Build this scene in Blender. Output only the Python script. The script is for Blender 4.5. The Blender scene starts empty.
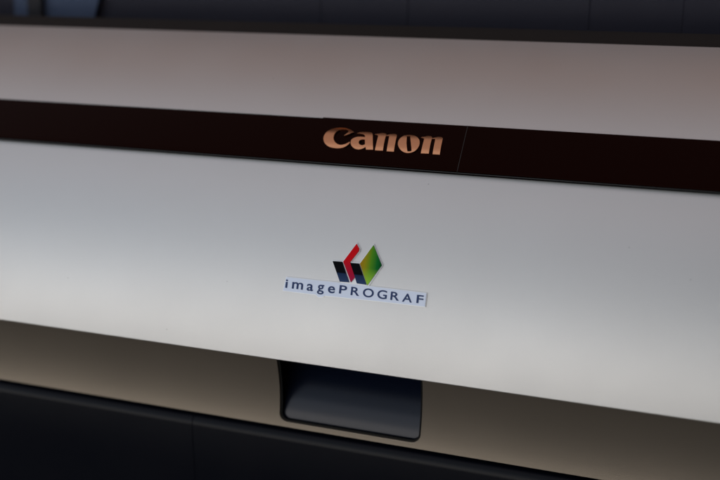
import bpy, bmesh, math, random
from mathutils import Vector, Matrix, geometry

random.seed(7)
sc = bpy.context.scene
COL = sc.collection
R = math.radians

# ------------------------------------------------------------------ camera frame
# camera solved from the vanishing points of the cover's long edges and of the handle recess
F = 1000.0                                    # focal length for a 720 px wide frame (50 mm)
CX, CY = 360.0, 240.0
def ray(px, py):                              # right, down, forward
    return Vector((px - CX, py - CY, F))
Xw = Vector((2950, 295, -F)).normalized()     # along the printer
Yv = 3254.0
Zw = -Vector(((F * F - 295 * Yv) / 2950, Yv, F)).normalized()
Zw = (Zw - Xw * Zw.dot(Xw)).normalized()
Yw = Zw.cross(Xw).normalized()                # z x x = y ; (right,down,fwd) is right handed
def c2w(v):
    return Vector((v.dot(Xw), v.dot(Yw), v.dot(Zw)))
EDGE = c2w(ray(360, 372)).normalized()
CAM = Vector((0, 0, 0.90)) - EDGE * 0.50      # lower edge of the front cover passes (0,0,0.9)
rot = Matrix((c2w(Vector((1, 0, 0))), c2w(Vector((0, -1, 0))), c2w(Vector((0, 0, -1))))).transposed()

def y360(y0):                                 # a long edge that meets the left border at y0, at mid frame
    return -55 + (y0 + 55) * 2950 / 2590
def hit2(p, d, py, px=360):                   # line p + t d in the (y,z) plane against the view ray
    r = c2w(ray(px, py)); r = Vector((r.y, r.z)); o = Vector((CAM.y, CAM.z))
    q = p - o
    den = d.x * r.y - d.y * r.x
    t = (r.x * q.y - r.y * q.x) / den
    return p + d * t
def tdir(deg):                                # upward direction of a face leaning back by deg
    return Vector((math.sin(R(deg)), math.cos(R(deg))))
def march(p, ya, yb, ta, tb, n=24):
    out = [p.copy()]
    for i in range(1, n + 1):
        k = i / n
        tl = ta + (tb - ta) * ((i - 0.5) / n)
        p = hit2(p, tdir(tl), ya + (yb - ya) * k)
        out.append(p.copy())
    return out

class Surf:                                   # a profile swept along x
    def __init__(s, pts):
        s.p = pts; s.s = [0.0]
        for a, b in zip(pts, pts[1:]): s.s.append(s.s[-1] + (b - a).length)
    def nrm(s, i):
        a = s.p[max(i - 1, 0)]; b = s.p[min(i + 1, len(s.p) - 1)]
        d = (b - a).normalized(); return Vector((-d.y, d.x))
    def at(s, u, l, w=0.0):
        i = 0
        while i < len(s.p) - 2 and l > s.s[i + 1]: i += 1
        k = (l - s.s[i]) / (s.s[i + 1] - s.s[i])
        q = s.p[i].lerp(s.p[i + 1], k)
        n = s.nrm(i).lerp(s.nrm(i + 1), max(0, min(1, k))).normalized()
        q = q + n * w
        return Vector((u, q.x, q.y))
    def unproject(s, px, py):
        r = c2w(ray(px, py)); r2 = Vector((r.y, r.z)); o = Vector((CAM.y, CAM.z))
        best = None
        for i in range(len(s.p) - 1):
            a, b = s.p[i], s.p[i + 1]; d = b - a; q = a - o
            den = r2.x * d.y - r2.y * d.x
            if abs(den) < 1e-12: continue
            k = -(r2.x * q.y - r2.y * q.x) / den
            lo = -9 if i == 0 else -1e-6; hi = 9 if i == len(s.p) - 2 else 1 + 1e-6
            if lo <= k <= hi:
                h = a + d * k; t = (h - o).length / r2.length
                if best is None or t < best[0]:
                    best = (t, CAM.x + r.x * t, s.s[i] + k * d.length)
        return best[1], best[2]

# ------------------------------------------------------------------ materials
def mat(name, base, rough=0.5, metal=0.0, spec=0.5, bump=0.0, bscale=900.0, rvar=0.0, coat=0.0, mottle=0.0, tint=None, specks=0.0):
    m = bpy.data.materials.new(name); m.use_nodes = True
    nt = m.node_tree; b = nt.nodes['Principled BSDF']
    b.inputs['Base Color'].default_value = (*base, 1)
    b.inputs['Roughness'].default_value = rough
    b.inputs['Metallic'].default_value = metal
    b.inputs['Specular IOR Level'].default_value = spec
    if tint: b.inputs['Specular Tint'].default_value = (*tint, 1)
    if coat:
        b.inputs['Coat Weight'].default_value = coat; b.inputs['Coat Roughness'].default_value = 0.08
    tc = nt.nodes.new('ShaderNodeTexCoord')
    if bump:
        n = nt.nodes.new('ShaderNodeTexNoise'); n.inputs['Scale'].default_value = bscale; n.inputs['Detail'].default_value = 2
        bp = nt.nodes.new('ShaderNodeBump'); bp.inputs['Strength'].default_value = bump; bp.inputs['Distance'].default_value = 0.0004
        nt.links.new(tc.outputs['Object'], n.inputs['Vector'])
        nt.links.new(n.outputs['Fac'], bp.inputs['Height']); nt.links.new(bp.outputs['Normal'], b.inputs['Normal'])
    if rvar:
        n = nt.nodes.new('ShaderNodeTexNoise'); n.inputs['Scale'].default_value = 22; n.inputs['Detail'].default_value = 5
        mr = nt.nodes.new('ShaderNodeMapRange')
        mr.inputs['To Min'].default_value = rough - rvar; mr.inputs['To Max'].default_value = rough + rvar
        nt.links.new(tc.outputs['Object'], n.inputs['Vector'])
        nt.links.new(n.outputs['Fac'], mr.inputs['Value']); nt.links.new(mr.outputs['Result'], b.inputs['Roughness'])
    if mottle:
        n = nt.nodes.new('ShaderNodeTexNoise'); n.inputs['Scale'].default_value = 14; n.inputs['Detail'].default_value = 6
        n.inputs['Roughness'].default_value = 0.7
        mx = nt.nodes.new('ShaderNodeMix'); mx.data_type = 'RGBA'
        mx.inputs['A'].default_value = (*[c * (1 - mottle) for c in base], 1)
        mx.inputs['B'].default_value = (*[min(1, c * (1 + mottle)) for c in base], 1)
        nt.links.new(tc.outputs['Object'], n.inputs['Vector'])
        nt.links.new(n.outputs['Fac'], mx.inputs['Factor']); nt.links.new(mx.outputs['Result'], b.inputs['Base Color'])
    if specks:                                 # sparse specks of dust and fibre
        vo = nt.nodes.new('ShaderNodeTexVoronoi'); vo.inputs['Scale'].default_value = 55
        mp = nt.nodes.new('ShaderNodeMapping'); mp.inputs['Scale'].default_value = (1.0, 1.0, 1.25)
        nt.links.new(tc.outputs['Object'], mp.inputs['Vector']); nt.links.new(mp.outputs['Vector'], vo.inputs['Vector'])
        rr = nt.nodes.new('ShaderNodeMapRange'); rr.inputs['From Min'].default_value = 0.014; rr.inputs['From Max'].default_value = 0.024
        rr.inputs['To Min'].default_value = 1 - specks; rr.inputs['To Max'].default_value = 1.0
        nt.links.new(vo.outputs['Distance'], rr.inputs['Value'])
        mu = nt.nodes.new('ShaderNodeMix'); mu.data_type = 'RGBA'; mu.blend_type = 'MULTIPLY'; mu.inputs['Factor'].default_value = 1
        lk = b.inputs['Base Color'].links
        if lk: nt.links.new(lk[0].from_socket, mu.inputs['A'])
        else: mu.inputs['A'].default_value = (*base, 1)
        nt.links.new(rr.outputs['Result'], mu.inputs['B']); nt.links.new(mu.outputs['Result'], b.inputs['Base Color'])
    return m

M = {}
M['cover'] = mat('silver_pearl_plastic', (0.80, 0.80, 0.80), 0.50, metal=0.78, bump=0.10, bscale=2600, rvar=0.045, mottle=0.018, specks=0.3)
M['band'] = mat('gloss_black_plastic', (0.0022, 0.0003, 0.0002), 0.13, spec=0.12, tint=(1.0, 0.32, 0.22), bump=0.02, bscale=300, rvar=0.04)
M['greige'] = mat('greige_plastic', (0.41, 0.35, 0.285), 0.46, metal=0.8, bump=0.12, bscale=2400, rvar=0.03, mottle=0.015)
M['dark'] = mat('navy_black_plastic', (0.0014, 0.0024, 0.0068), 0.38, spec=0.22, bump=0.10, bscale=2000, rvar=0.05)
M['glint'] = mat('grey_highlight', (0.018, 0.017, 0.017), 0.4)  # grey that paints the highlight lines under the band and on its seam
M['black'] = mat('black_gap_plastic', (0.003, 0.003, 0.003), 0.7)
M['scoop'] = mat('charcoal_blue_plastic', (0.003, 0.0062, 0.018), 0.24, spec=0.44, tint=(0.92, 0.94, 1.0), bump=0.04, bscale=1800, rvar=0.03)
M['letters'] = mat('satin_metal_lettering', (0.72, 0.34, 0.18), 0.22, metal=1.0, bump=0.02, bscale=1500)
M['gasket'] = mat('dark_brown_rubber', (0.012, 0.010, 0.009), 0.6, bump=0.3, bscale=350, mottle=0.3)
M['plate'] = mat('pale_blue_badge_plastic', (0.70, 0.76, 0.90), 0.36, metal=0.6)
M['rim'] = mat('clear_white_badge_edge', (0.97, 0.97, 0.98), 0.30, metal=0.6)
M['ink'] = mat('navy_badge_ink', (0.030, 0.062, 0.19), 0.4, spec=0.25)
M['inner'] = mat('navy_inner_panel', (0.0165, 0.0145, 0.031), 0.6, mottle=0.1)
M['pale'] = mat('pale_blue_grey_board', (0.10, 0.14, 0.23), 0.7, mottle=0.05)
M['post'] = mat('taupe_post', (0.022, 0.020, 0.022), 0.6)

def split_mat(name, stops, axis, rough=0.22):     # colour gradient along the local badge axes
    m = bpy.data.materials.new(name); m.use_nodes = True
    nt = m.node_tree; b = nt.nodes['Principled BSDF']; b.inputs['Roughness'].default_value = rough
    b.inputs['Specular IOR Level'].default_value = 0.06
    at = nt.nodes.new('ShaderNodeAttribute'); at.attribute_name = 'badge'
    sx = nt.nodes.new('ShaderNodeSeparateXYZ'); nt.links.new(at.outputs['Vector'], sx.inputs[0])
    cr = nt.nodes.new('ShaderNodeValToRGB'); e = cr.color_ramp.elements
    e[0].position, e[0].color = stops[0][0], (*stops[0][1], 1)
    e[1].position, e[1].color = stops[-1][0], (*stops[-1][1], 1)
    for p, c in stops[1:-1]:
        k = e.new(p); k.color = (*c, 1)
    nt.links.new(sx.outputs[axis], cr.inputs['Fac'])
    out = cr.outputs['Color']
    return m, nt, b, sx, out
M['bar'], nt, b, sx, o = split_mat('emblem_black_blue_reflection', [(0.0, (0.045, 0.085, 0.20)), (0.40, (0.020, 0.045, 0.12)), (0.46, (0.003, 0.003, 0.006)), (1, (0.002, 0.002, 0.003))], 1)  # black over blue split: a reflection painted into the bars' colour
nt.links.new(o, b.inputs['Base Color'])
M['red'], nt, b, sx, o = split_mat('emblem_red_print', [(0.0, (0.50, 0.015, 0.085)), (0.3, (0.60, 0.010, 0.045)), (0.6, (0.85, 0.008, 0.014)), (1, (0.80, 0.007, 0.012))], 1)
nt.links.new(o, b.inputs['Base Color'])
M['green'], nt, b, sx, o = split_mat('emblem_green_print', [(0.0, (0.50, 0.27, 0.012)), (0.22, (0.42, 0.36, 0.012)), (0.5, (0.11, 0.36, 0.018)), (0.78, (0.008, 0.20, 0.03)), (1, (0.003, 0.09, 0.018))], 0)
cr = nt.nodes.new('ShaderNodeValToRGB'); cr.color_ramp.elements[0].position = 0.05; cr.color_ramp.elements[0].color = (1, 1, 1, 1)
cr.color_ramp.elements[1].position = 0.42; cr.color_ramp.elements[1].color = (0, 0, 0, 1)
nt.links.new(sx.outputs[1], cr.inputs['Fac'])
mx = nt.nodes.new('ShaderNodeMix'); mx.data_type = 'RGBA'; nt.links.new(cr.outputs['Color'], mx.inputs['Factor'])
nt.links.new(o, mx.inputs['A']); mx.inputs['B'].default_value = (0.42, 0.80, 0.07, 1)
nt.links.new(mx.outputs['Result'], b.inputs['Base Color'])

def glass():
    m = bpy.data.materials.new('smoked_window'); m.use_nodes = True
    nt = m.node_tree; nt.nodes.clear()
    out = nt.nodes.new('ShaderNodeOutputMaterial'); mix = nt.nodes.new('ShaderNodeMixShader')
    tr = nt.nodes.new('ShaderNodeBsdfTransparent'); tr.inputs[0].default_value = (0.93, 0.935, 0.95, 1)
    gl = nt.nodes.new('ShaderNodeBsdfGlossy'); gl.inputs['Roughness'].default_value = 0.08; gl.inputs[0].default_value = (1, 1, 1, 1)
    lw = nt.nodes.new('ShaderNodeLayerWeight'); pw = nt.nodes.new('ShaderNodeMath'); pw.operation = 'POWER'; pw.inputs[1].default_value = 5
    nt.links.new(lw.outputs['Facing'], pw.inputs[0])
    fr = nt.nodes.new('ShaderNodeMath'); fr.operation = 'MULTIPLY_ADD'; fr.inputs[1].default_value = 0.9; fr.inputs[2].default_value = 0.018
    nt.links.new(pw.outputs[0], fr.inputs[0])
    nt.links.new(fr.outputs[0], mix.inputs[0]); nt.links.new(tr.outputs[0], mix.inputs[1]); nt.links.new(gl.outputs[0], mix.inputs[2])
    nt.links.new(mix.outputs[0], out.inputs[0])
    return m
M['glass'] = glass()

# ------------------------------------------------------------------ mesh helpers
def link(name, me, m, parent, bevel=0.0, smooth=35, seg=3):
    o = bpy.data.objects.new(name, me); COL.objects.link(o)
    if m: me.materials.append(m)
    if parent: o.parent = parent
    for p in me.polygons: p.use_smooth = True
    me.set_sharp_from_angle(angle=R(smooth))
    if bevel:
        b = o.modifiers.new('bevel', 'BEVEL'); b.width = bevel; b.segments = seg; b.limit_method = 'ANGLE'; b.angle_limit = R(45)
        b.harden_normals = True
    return o
def bm_mesh(name, bm):
    bmesh.ops.recalc_face_normals(bm, faces=bm.faces)
    me = bpy.data.meshes.new(name); bm.to_mesh(me); bm.free(); return me

def sweep(name, front, thick, x0, x1, m, parent, bevel=0.0004, nx=1, flat_x=None):
    """closed cross-section (front profile offset inwards) swept along x"""
    s = Surf(front)
    back = [s.p[i] - s.nrm(i) * thick for i in range(len(front))]
    ring = list(front) + back[::-1]
    bm = bmesh.new(); rows = []
    for k in range(nx + 1):
        x = x0 + (x1 - x0) * k / nx
        rows.append([bm.verts.new((x, p.x, p.y)) for p in ring])
    n = len(ring)
    for a, b in zip(rows, rows[1:]):
        for i in range(n):
            bm.faces.new((a[i], a[(i + 1) % n], b[(i + 1) % n], b[i]))
    h = len(front)
    for r_ in (rows[0], rows[-1]):
        for i in range(h - 1):
            bm.faces.new((r_[i], r_[i + 1], r_[n - 2 - i], r_[n - 1 - i]))
    o = link(name, bm_mesh(name, bm), m, parent, bevel)
    if flat_x is not None and bevel:          # the butt joint at flat_x keeps its crisp edge
        me = o.data; wt = me.attributes.new('bevel_weight_edge', 'FLOAT', 'EDGE')
        for e in me.edges:
            a, b = (me.vertices[i].co.x for i in e.vertices)
            wt.data[e.index].value = 0.0 if (abs(a - flat_x) < 1e-6 and abs(b - flat_x) < 1e-6) else 1.0
        long_keep = {0, h - 1, h, n - 1}
        for e in me.edges:
            i, j = e.vertices
            if i % n == j % n and i % n not in long_keep: wt.data[e.index].value = 0.0
            if abs(me.vertices[i].co.x - me.vertices[j].co.x) < 1e-6 and i % n + j % n == n - 1 and not (i % n in long_keep): wt.data[e.index].value = 0.0
        o.modifiers['bevel'].limit_method = 'WEIGHT'
    return o

def smooth_loop(pts, corner=(), n=8):
    """closed Catmull-Rom loop; indices in corner stay sharp"""
    out = []; N = len(pts)
    for i in range(N):
        p0, p1, p2, p3 = (Vector(pts[(i + k) % N]) for k in (-1, 0, 1, 2))
        t1 = (p2 - p0) * 0.5; t2 = (p3 - p1) * 0.5
        if i in corner: t1 = (p2 - p1)
        if (i + 1) % N in corner: t2 = (p2 - p1)
        for k in range(n):
            t = k / n
            out.append(p1 * (2*t**3 - 3*t*t + 1) + t1 * (t**3 - 2*t*t + t) + p2 * (-2*t**3 + 3*t*t) + t2 * (t**3 - t*t))
    return [(p.x, p.y) for p in out]

def decal(name, loops, surf, h0, h1, m, parent, dome=None):
    """2-D outlines (pixels traced from the real sign) laid on a surface as a raised solid from height h0 to h1"""
    cu = bpy.data.curves.new('tmp', 'CURVE'); cu.dimensions = '2D'; cu.fill_mode = 'BOTH'; cu.extrude = 0.5
    us = []
    for lp in loops:
        q = [surf.unproject(*p) for p in lp]; us += q
        sp = cu.splines.new('POLY'); sp.points.add(len(q) - 1)
        for k, (u, l) in enumerate(q): sp.points[k].co = (u * 1000, l * 1000, 0, 1)
        sp.use_cyclic_u = True
    o = bpy.data.objects.new('tmp', cu); COL.objects.link(o)
    dg = bpy.context.evaluated_depsgraph_get(); dg.update()
    me = bpy.data.meshes.new_from_object(o.evaluated_get(dg)); me.name = name
    bpy.data.objects.remove(o); bpy.data.curves.remove(cu)
    if dome:                                   # gently crowned face: cut into rows first
        bm = bmesh.new(); bm.from_mesh(me); l0, l1 = dome[0] * 1000, dome[1] * 1000
        for k in range(1, 16):
            bmesh.ops.bisect_plane(bm, geom=bm.verts[:] + bm.edges[:] + bm.faces[:], plane_co=(0, l0 + (l1 - l0) * k / 16, 0), plane_no=(0, 1, 0), dist=1e-5)
        bm.to_mesh(me); bm.free()
    warp(me, surf, h0, h1, us, dome)
    return link(name, me, m, parent, 0, 30)

def warp(me, surf, h0, h1, us, dome=None):
    zs = [v.co.z for v in me.vertices]; za, zb = min(zs), max(zs)
    a = me.attributes.new('badge', 'FLOAT_VECTOR', 'POINT')
    u0, u1 = min(u for u, l in us), max(u for u, l in us); l0, l1 = min(l for u, l in us), max(l for u, l in us)
    for v in me.vertices:
        u, l = v.co.x / 1000, v.co.y / 1000
        a.data[v.index].vector = ((u - u0) / (u1 - u0), (l - l0) / (l1 - l0), 0)
        k = (v.co.z - za) / (zb - za) if zb > za else 1
        h = h0 + (h1 - h0) * k
        if dome and k > 0.5:
            t = (l - dome[0]) / (dome[1] - dome[0]); h += dome[2] * 4 * t * (1 - t)
        v.co = surf.at(u, l, h)
    bm = bmesh.new(); bm.from_mesh(me); bmesh.ops.remove_doubles(bm, verts=bm.verts, dist=1e-7)
    bmesh.ops.recalc_face_normals(bm, faces=bm.faces); bm.to_mesh(me); bm.free()

# ------------------------------------------------------------------ the printer
XL, XR = -0.95, 0.62
printer = bpy.data.objects.new('wide_format_printer', None); COL.objects.link(printer)
printer.location = (0, 0, 0)
printer['label'] = 'silver wide format printer with black name band, colour badge and dark latch handle'
printer['category'] = 'printer'

Y_EDGE, Y_BB, Y_BT, Y_TOP = 372.0, y360(138.6), y360(98.8), 36.2
# front cover (lower pale panel): convex, leaning further back towards its top
P0 = Vector((0, 0.90))
front = march(P0, Y_EDGE, Y_BB + 1.4, 7, 41, 40)
front_s = Surf(front)
sweep('front_cover', front, 0.0035, XL, XR, M['cover'], printer, 0.0005)
# black band
b0 = hit2(front[-1], tdir(43), Y_BB)
band = march(b0, Y_BB, Y_BT, 45, 47, 8)
band = [p + Vector((-math.cos(R(46)), math.sin(R(46)))) * 0.0008 for p in band]
band_s = Surf(band)
xa = band_s.unproject(316, 140)[0]; xb = band_s.unproject(462.3, 149)[0]
low_band = march(b0, Y_BB, Y_BT + 0.9, 45, 47, 8); low_band = [p + Vector((-math.cos(R(46)), math.sin(R(46)))) * 0.00072 for p in low_band]
def roll(prof, r):
    d = (prof[1] - prof[0]).normalized(); n = Vector((-d.y, d.x)); c = prof[0] + d * r - n * r
    return [c + n * (r * math.cos(R(a))) - d * (r * math.sin(R(a))) for a in (75, 60, 45, 30, 15)] + [prof[0] + d * r] + prof[1:]
low_band = roll(low_band, 0.0009); band = roll(band, 0.0009)
sweep('trim_strip', low_band, 0.004, XL, xa, M['band'], printer, 0.0003, flat_x=xa)
name_plate = sweep('name_plate', band, 0.004, xa + 0.00001, xb - 0.00004, M['band'], printer, 0.0003, flat_x=xa + 0.00001)
sweep('trim_strip', band, 0.004, xb + 0.00004, XR, M['band'], printer, 0.0003)
glint_prof = march(hit2(front[-1], tdir(43), Y_BB + 0.75) + Vector((-0.0003, 0.0003)), Y_BB + 0.75, Y_BB + 0.1, 20, 30, 4)
sweep('trim_highlight', glint_prof, 0.002, XL, XR, M['glint'], printer, 0.0001)  # added sliver, stands in for the highlight along the band's bottom bevel
pe = [p + band_s.nrm(min(i, 6)) * 0.00006 for i, p in enumerate(band_s.p)]
sweep('seam_highlight', pe[:], 0.002, xb - 0.00018, xb + 0.00018, M['glint'], name_plate, 0.00008)  # added lighter line, paints the bevel highlight at the seam
# top cover
c0 = hit2(band[-1], tdir(48), Y_BT - 0.9) + Vector((-math.cos(R(48)), math.sin(R(48)))) * -0.0006
top = march(c0, Y_BT - 0.9, Y_TOP, 49, 66, 24)
top_s = Surf(top)
sweep('top_cover', top, 0.0035, XL, XR, M['cover'], printer, 0.00015)
# rubber seal and smoked window above it
g0 = hit2(top[-1], tdir(70), Y_TOP - 0.4) + Vector((0.0, -0.0015))
seal = march(g0, Y_TOP - 0.4, Y_TOP - 12.5, 62, 62, 4)
sweep('rubber_seal', seal, 0.006, XL, XR, M['gasket'], printer, 0.0012)
w0 = seal[-1] + Vector((0.0, -0.001))
win = [w0, w0 + tdir(55) * 0.09]
sweep('smoked_window', win, 0.003, XL, XR, M['glass'], printer, 0.0)
# inside, seen through the window: navy panels, a pale board and a post
inner = [w0 + Vector((0.045, -0.03)), w0 + Vector((0.055, 0.14))]
inner_s = Surf(inner)
cuts = [inner_s.unproject(x, 5)[0] for x in (-400, 97, 321, 408, 590, 684, 900)]
for a, b in zip(cuts, cuts[1:]):
    sweep('inner_panel', inner, 0.004, a + 0.00008, b - 0.00008, M['inner'], printer, 0.0003)
brd = [p + Vector((-0.006, 0)) for p in inner]; brd_s = Surf(brd)
def quad(name, surf, pts, th, m):
    bm = bmesh.new()
    q = [surf.unproject(*p) for p in pts]
    f = [bm.verts.new(surf.at(u, l, 0)) for u, l in q]; bk = [bm.verts.new(surf.at(u, l, -th)) for u, l in q]
    bm.faces.new(f); bm.faces.new(bk[::-1])
    for i in range(4): bm.faces.new((f[i], bk[i], bk[(i + 1) % 4], f[(i + 1) % 4]))
    return link(name, bm_mesh(name, bm), m, printer, 0.0005)
quad('inner_board', brd_s, [(14.5, 26), (13, -40), (108, -40), (92, 26)], 0.003, M['pale'])
pst = Surf([p + Vector((-0.011, 0)) for p in inner])
quad('inner_post', pst, [(28, 26), (25, -40), (40, -40), (41.5, 26)], 0.004, M['post'])

# lower strip with the handle notch: a shallow cove tucked back under the cover's edge
st_bot = hit2(Vector((0.0185, 0.9)), Vector((0, 1)), y360(379.3))
strip = march(st_bot, y360(379.3), Y_EDGE - 5, 3, -26, 28)
strip_s = Surf(strip)
ZB0, ZT0 = strip[0].y, strip[-1].y
def strip_y(z):
    if z <= strip[0].y: return strip[0].x
    for a, b in zip(strip, strip[1:]):
        if a.y <= z <= b.y: return a.x + (b.x - a.x) * (z - a.y) / (b.y - a.y)
    return strip[-1].x
def px_strip(px, py):
    u, l = strip_s.unproject(px, py); return u, strip_s.at(u, l).z
NZ = px_strip(350, 431.3)[1]
def side(pa, pb):                              # straight side of the notch through two points, as u(z)
    (ua, za), (ub, zb_) = px_strip(*pa), px_strip(*pb)
    return lambda z: ua + (ub - ua) * (z - za) / (zb_ - za)
NU0, NU1 = side((279.6, 372), (281.0, 410)), side((421.2, 392), (419.6, 430))
NR = 0.0042
def notch_inset(z, zb, r):
    if z - zb >= r: return 0.0
    return r - math.sqrt(max(0, r * r - (r - (z - zb)) ** 2))
G = 0.0007                                     # gap round the recess
zs_ = [ZB0 + (NZ - G - ZB0) * k / 6 for k in range(6)] + [NZ - G + (NR + G) * (1 - math.cos(R(90) * k / 10)) for k in range(11)]
zs_ += [NZ + NR + (ZT0 - NZ - NR) * k / 18 for k in range(1, 19)]
bm = bmesh.new(); rows = []
for z in zs_:
    y = strip_y(z); d = notch_inset(z, NZ - G, NR + G)
    rows.append([bm.verts.new((u, y, z)) for u in (XL, NU0(z) - G + d, NU1(z) + G - d, XR)])
for k, (a, b) in enumerate(zip(rows, rows[1:])):
    for i in range(3):
        if i == 1 and k >= 6: continue
        bm.faces.new((a[i], a[i + 1], b[i + 1], b[i]))
bm.normal_update()
me = bpy.data.meshes.new('lower_strip'); bm.to_mesh(me); bm.free()
lower = link('lower_strip', me, M['greige'], printer)
so = lower.modifiers.new('thickness', 'SOLIDIFY'); so.thickness = 0.003; so.offset = -1
bv = lower.modifiers.new('bevel', 'BEVEL'); bv.width = 0.0002; bv.segments = 2; bv.limit_method = 'ANGLE'; bv.angle_limit = R(45); bv.harden_normals = True
# latch handle: a convex paddle set in the notch, edged by a thin black rim
def u_outline(off):
    r = NR + off; zb = NZ - off
    zz = [ZT0 + (zb + r - ZT0) * k / 12 for k in range(12)] + [zb + r * (1 - math.sin(R(9 * k))) for k in range(11)]
    lft = [(NU0(z) - off + notch_inset(z, zb, r), z) for z in zz]
    return lft + [(NU1(z) + off - notch_inset(z, zb, r), z) for z in zz[::-1]]
inn, mid = u_outline(-0.0004), u_outline(0.0006)
bm = bmesh.new()
va = [[bm.verts.new((u, strip_y(z) + dy, z)) for u, z in l] for l, dy in ((mid, 0.0012), (inn, 0.0009), (inn, 0.0019), (mid, 0.0019))]
for k in range(4):
    a, b = va[k], va[(k + 1) % 4]
    for i in range(len(a) - 1): bm.faces.new((a[i], a[i + 1], b[i + 1], b[i]))
rim_me = bm_mesh('rim', bm)
u0, u1, zb = NU0(NZ) - 0.004, NU1(NZ) + 0.004, NZ - 0.0025
HT = ZT0 - zb; 
bm = bmesh.new(); rows = []; prof = []
y0_ = strip_y(NZ) + 0.0022
for k in range(41):                            
    t = k / 40
    a = R(84 - 36 * t - 8 * math.sin(math.pi * t) ** 2)                 # nearly upright at the lip, leaning back towards the dark under the cover
    if k == 0: prof.append((y0_, zb))
    else:
        st = 0.038 / 40
        prof.append((prof[-1][0] + st * math.cos(a), prof[-1][1] + st * math.sin(a)))
for y, z in prof:
    rows.append([bm.verts.new((u0 + (u1 - u0) * k / 24, y, z)) for k in range(25)])
for a, b in zip(rows, rows[1:]):
    for i in range(24): bm.faces.new((a[i], a[i + 1], b[i + 1], b[i]))
bmesh.ops.remove_doubles(bm, verts=bm.verts, dist=1e-6)
hr = link('latch_handle', bm_mesh('latch_handle', bm), M['scoop'], printer)
so = hr.modifiers.new('thickness', 'SOLIDIFY'); so.thickness = 0.003; so.offset = -1
link('rim', rim_me, M['black'], hr, 0.0)

# dark body behind all the panels, so that gaps look into it
body = [Vector((0.040, 0.80)), Vector((0.040, 0.905))]
sweep('inner_frame', body, 0.02, XL, XR, M['black'], printer, 0)
bk = [p + Surf(front).nrm(i) * -0.0062 for i, p in enumerate(front)] + [p + band_s.nrm(i) * -0.007 for i, p in enumerate(band_s.p)] + [p + top_s.nrm(i) * -0.0062 for i, p in enumerate(top)]
sweep('inner_shell', bk[3:-1:4], 0.004, XL, XR, M['black'], printer, 0)
# dark lower cover under the strip: a rounded shoulder then a steep face, in two lengths that meet at a seam
lc = []; LCY = strip[0].x - 0.001
top_z = st_bot.y - 0.0022
for k in range(9):
    a = R(90 * (k / 8))
    lc.append(Vector((LCY + 0.006 - 0.006 * math.cos(R(90) - a) , top_z - 0.006 + 0.006 * math.sin(R(90) - a))))
lc += [Vector((LCY, top_z - 0.03)), Vector((LCY + 0.002, top_z - 0.12))]
lc = lc[::-1]
lc_s = Surf(lc)
xs = lc_s.unproject(192, 425)[0]
sweep('lower_cover', lc, 0.004, XL, xs - 0.00005, M['dark'], printer, 0.0002)
sweep('lower_cover', lc, 0.004, xs + 0.00005, XR, M['dark'], printer, 0.0003)

# ------------------------------------------------------------------ lettering on the black name plate
def z1(p): return (320 + p[0] / 11.25, 122 + p[1] / 11.25)
def z2(p): return (384 + p[0] / 11.25, 122 + p[1] / 11.25)
C = [(386, 124), (345, 92), (292, 74), (222, 69), (155, 80), (95, 112), (58, 155), (45, 200), (56, 243), (92, 276), (145, 294), (210, 299),
     (272, 289), (322, 263), (344, 240), (335, 236), (290, 257), (238, 266), (198, 256), (168, 228), (158, 190), (170, 146), (200, 112), (240, 95),
     (285, 93), (318, 104), (326, 116), (310, 138), (272, 168), (325, 150)]
A = [(418, 138), (470, 123), (540, 121), (584, 132), (597, 165), (600, 316), (520, 315), (516, 288), (482, 304), (436, 313), (392, 303), (360, 276), (350, 242), (362, 209),
     (402, 187), (455, 179), (513, 184), (510, 166), (494, 151), (462, 143)]
A2 = [(511, 212), (478, 210), (450, 222), (440, 243), (452, 264), (480, 272), (511, 262)]
O = [(290, 155), (345, 163), (385, 190), (405, 232), (396, 285), (355, 330), (300, 350), (245, 350), (195, 325), (165, 280), (165, 235), (190, 193), (235, 163)]
O2 = [(262, 172), (299, 170), (307, 250), (313, 325), (300, 336), (280, 337), (265, 330), (258, 250)]
N = [(413, 184), (455, 176), (495, 167), (532, 170), (545, 183), (543, 197), (580, 184), (622, 177), (652, 181), (664, 196), (660, 222), (628, 372), (548, 367), (578, 222), (574, 204), (556, 203), (538, 216),
     (505, 361), (416, 357), (454, 214), (452, 199), (436, 191)]
letters = [
    ([smooth_loop([z1(p) for p in C], (0, 14, 15, 28))]),
    ([smooth_loop([z1(p) for p in A], (0, 5, 6, 7, 16)), smooth_loop([z1(p) for p in A2], (0, 6))]),
    ([smooth_loop([z2((p[0] - 516, p[1] - 34)) for p in N], (0, 5, 11, 12, 17, 18))]),
    ([smooth_loop([z2(p) for p in O]), smooth_loop([z2(p) for p in O2], (0, 1))]),
    ([smooth_loop([z2(p) for p in N], (0, 5, 11, 12, 17, 18))]),
]
def join_meshes(name, objs, m, parent):
    bm = bmesh.new()
    for o in objs: bm.from_mesh(o.data)
    me = bpy.data.meshes.new(name); bm.to_mesh(me); bm.free()
    for o in objs:
        d = o.data; bpy.data.objects.remove(o); bpy.data.meshes.remove(d)
    return link(name, me, m, parent, 0, 30)
ls = [band_s.unproject(*p)[1] for lp in letters for l_ in lp for p in l_]
parts = [decal('tmp', lp, band_s, -0.0001, 0.00035, None, None, (min(ls), max(ls), 0.0008)) for lp in letters]
join_meshes('brand_lettering', parts, M['letters'], name_plate)

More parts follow.
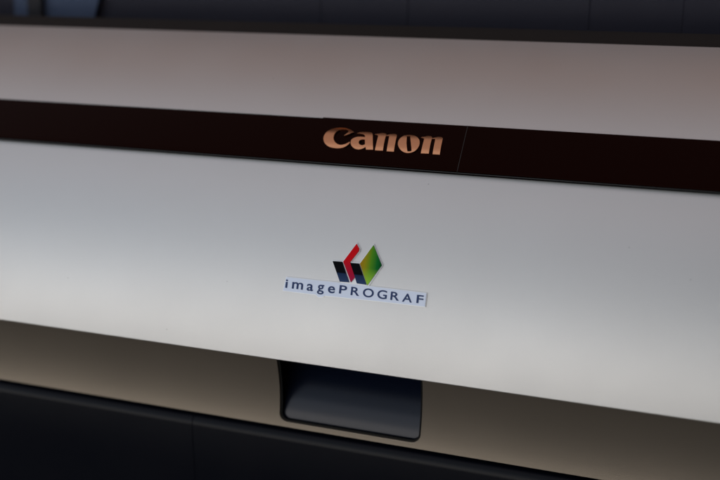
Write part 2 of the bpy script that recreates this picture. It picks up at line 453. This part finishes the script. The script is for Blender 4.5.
# ------------------------------------------------------------------ badge on the front cover
def e1(p): return (326 + p[0] / 9.6, 240 + p[1] / 9.6)
bar_loop = [(287.0, 277.3), (330, 281.9), (380, 287.6), (426.9, 293.4), (425.4, 306.6), (380, 301.3), (325.0, 295.6), (323.2, 296.9), (319.0, 297.0), (316.3, 294.6), (283.7, 290.6)]
def grow(loop, k):
    cx = sum(p[0] for p in loop) / len(loop); cy = sum(p[1] for p in loop) / len(loop); n = len(loop); out = []
    ar = sum(loop[i][0] * loop[(i + 1) % n][1] - loop[(i + 1) % n][0] * loop[i][1] for i in range(n))
    sg = 1 if ar > 0 else -1
    for i in range(n):
        a, b, c = (Vector(loop[(i + d) % n]) for d in (-1, 0, 1))
        d1 = (b - a).normalized(); d2 = (c - b).normalized()
        n1 = Vector((d1.y, -d1.x)) * sg; n2 = Vector((d2.y, -d2.x)) * sg
        nn = (n1 + n2).normalized(); s = k / max(0.45, nn.dot(n1)); out.append((b.x + nn.x * s, b.y + nn.y * s))
    return out
badge = decal('badge', [bar_loop], front_s, -0.0002, 0.0010, M['plate'], printer)
silh = [(57, 194), (165, 201), (301, 27), (334, 82), (330, 114), (248, 211), (327, 217), (463, 37), (551, 245), (412, 448), (150, 420)]
decal('badge_base', [grow(bar_loop, 0.55)], front_s, -0.0002, 0.0006, M['rim'], badge)
back = decal('emblem_base', [[e1(p) for p in silh]], front_s, -0.0002, 0.0006, M['rim'], badge)
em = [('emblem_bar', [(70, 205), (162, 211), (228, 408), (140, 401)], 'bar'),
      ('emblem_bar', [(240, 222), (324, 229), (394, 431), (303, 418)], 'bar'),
      ('emblem_chevron', [(300, 41), (324, 84), (320, 110), (237, 216), (284, 358), (245, 407), (172, 211)], 'red'),
      ('emblem_diamond', [(462, 54), (541, 245), (402, 436), (333, 230)], 'green')]
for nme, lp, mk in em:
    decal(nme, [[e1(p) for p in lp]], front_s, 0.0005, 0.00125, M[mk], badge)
# the word on the badge: each letter set to its own box (left, right, bottom at its middle, height)
word = [('i', 286.3, 288.5, 287.9, 8.3), ('m', 292.9, 303.8, 289.2, 6.7), ('a', 307.6, 314.0, 291.0, 6.9), ('g', 318.0, 324.6, 294.4, 9.6), ('e', 328.7, 335.6, 293.2, 6.9),
        ('P', 340.0, 347.6, 293.9, 8.3), ('R', 351.6, 360.2, 295.6, 8.3), ('O', 363.6, 374.4, 297.4, 8.8), ('G', 378.0, 387.6, 299.0, 8.8), ('R', 391.2, 400.0, 300.4, 8.3),
        ('A', 402.9, 412.8, 302.2, 8.4), ('F', 417.2, 424.0, 303.4, 8.2)]
parts = []
for ch, xl, xr, yb, h in word:
    cu = bpy.data.curves.new('tmp', 'FONT'); cu.body = ch; cu.size = 10; cu.extrude = 0.5; cu.offset = 0.15
    o = bpy.data.objects.new('tmp', cu); COL.objects.link(o)
    dg = bpy.context.evaluated_depsgraph_get(); dg.update()
    me = bpy.data.meshes.new_from_object(o.evaluated_get(dg)); bpy.data.objects.remove(o); bpy.data.curves.remove(cu)
    xs_ = [v.co.x for v in me.vertices]; ys_ = [v.co.y for v in me.vertices]
    xa_, xb_, ya_, yb_ = min(xs_), max(xs_), min(ys_), max(ys_)
    us = []
    for v in me.vertices:
        fx = (v.co.x - xa_) / (xb_ - xa_); fy = (v.co.y - ya_) / (yb_ - ya_)
        px = xl + (xr - xl) * fx + 0.11 * h * (fy - 0.5); py = yb - h * fy + 0.12 * (xr - xl) * (fx - 0.5)
        u, l = front_s.unproject(px, py); us.append((u, l)); v.co.x, v.co.y = u * 1000, l * 1000
    warp(me, front_s, 0.0009, 0.00112, us)
    o = bpy.data.objects.new('tmp', me); COL.objects.link(o); parts.append(o)
join_meshes('badge_lettering', parts, M['ink'], badge)

# ------------------------------------------------------------------ lamps
w = bpy.data.worlds.new('World'); sc.world = w; w.use_nodes = True
w.node_tree.nodes['Background'].inputs[0].default_value = (0.55, 0.62, 0.8, 1)
w.node_tree.nodes['Background'].inputs[1].default_value = 0.012
def area(name, loc, target, sx_, sy_, radiance, col):
    l = bpy.data.lights.new(name, 'AREA'); l.shape = 'RECTANGLE'; l.size = sx_; l.size_y = sy_
    l.energy = radiance * math.pi * sx_ * sy_; l.color = col
    o = bpy.data.objects.new(name, l); COL.objects.link(o); o.location = loc
    o.rotation_euler = (Vector(target) - Vector(loc)).to_track_quat('-Z', 'Y').to_euler()
    return o
area('front_window_light', (-2.2, -2.5, 0.68), (-2.2, 0, 0.68), 5.9, 0.76, 2.02, (1.0, 0.945, 0.875))
area('middle_window_light', (-3.25, -2.5, 1.58), (-3.25, 0, 1.58), 3.6, 1.0, 0.97, (0.83, 0.91, 1.0))
area('middle_window_light', (-0.45, -2.5, 1.58), (-0.45, 0, 1.58), 1.9, 1.0, 0.89, (0.92, 0.96, 1.0))
area('upper_window_light', (-3.25, -2.5, 3.2), (-3.25, 0, 1.0), 3.6, 2.4, 0.45, (0.72, 0.85, 1.0))
area('upper_window_light', (-0.45, -2.5, 3.2), (-0.45, 0, 1.0), 1.9, 2.4, 0.41, (0.83, 0.91, 1.0))
area('ceiling_light', (-1.5, -0.70, 3.1), (-1.5, -0.70, 0.95), 7.0, 1.8, 0.385, (1.0, 0.90, 0.94))
area('rear_ceiling_light', (-1.0, 1.05, 2.5), (-1.0, 0.1, 0.95), 6.0, 0.9, 0.36, (1.0, 0.42, 0.17))

cam = bpy.data.cameras.new('camera'); co = bpy.data.objects.new('camera', cam); COL.objects.link(co)
co.matrix_world = Matrix.Translation(CAM) @ rot.to_4x4()
cam.sensor_width = 36; cam.lens = 36 * F / 720; cam.clip_start = 0.02; cam.clip_end = 50
cam.dof.use_dof = True; cam.dof.aperture_fstop = 4.5
fp = front_s.at(*front_s.unproject(365, 240))
cam.dof.focus_distance = (fp - CAM).dot(c2w(Vector((0, 0, 1))))
sc.camera = co
sc.view_settings.view_transform = 'Standard'; sc.view_settings.look = 'None'; sc.view_settings.exposure = 0; sc.view_settings.gamma = 1
sc.cycles.max_bounces = 8
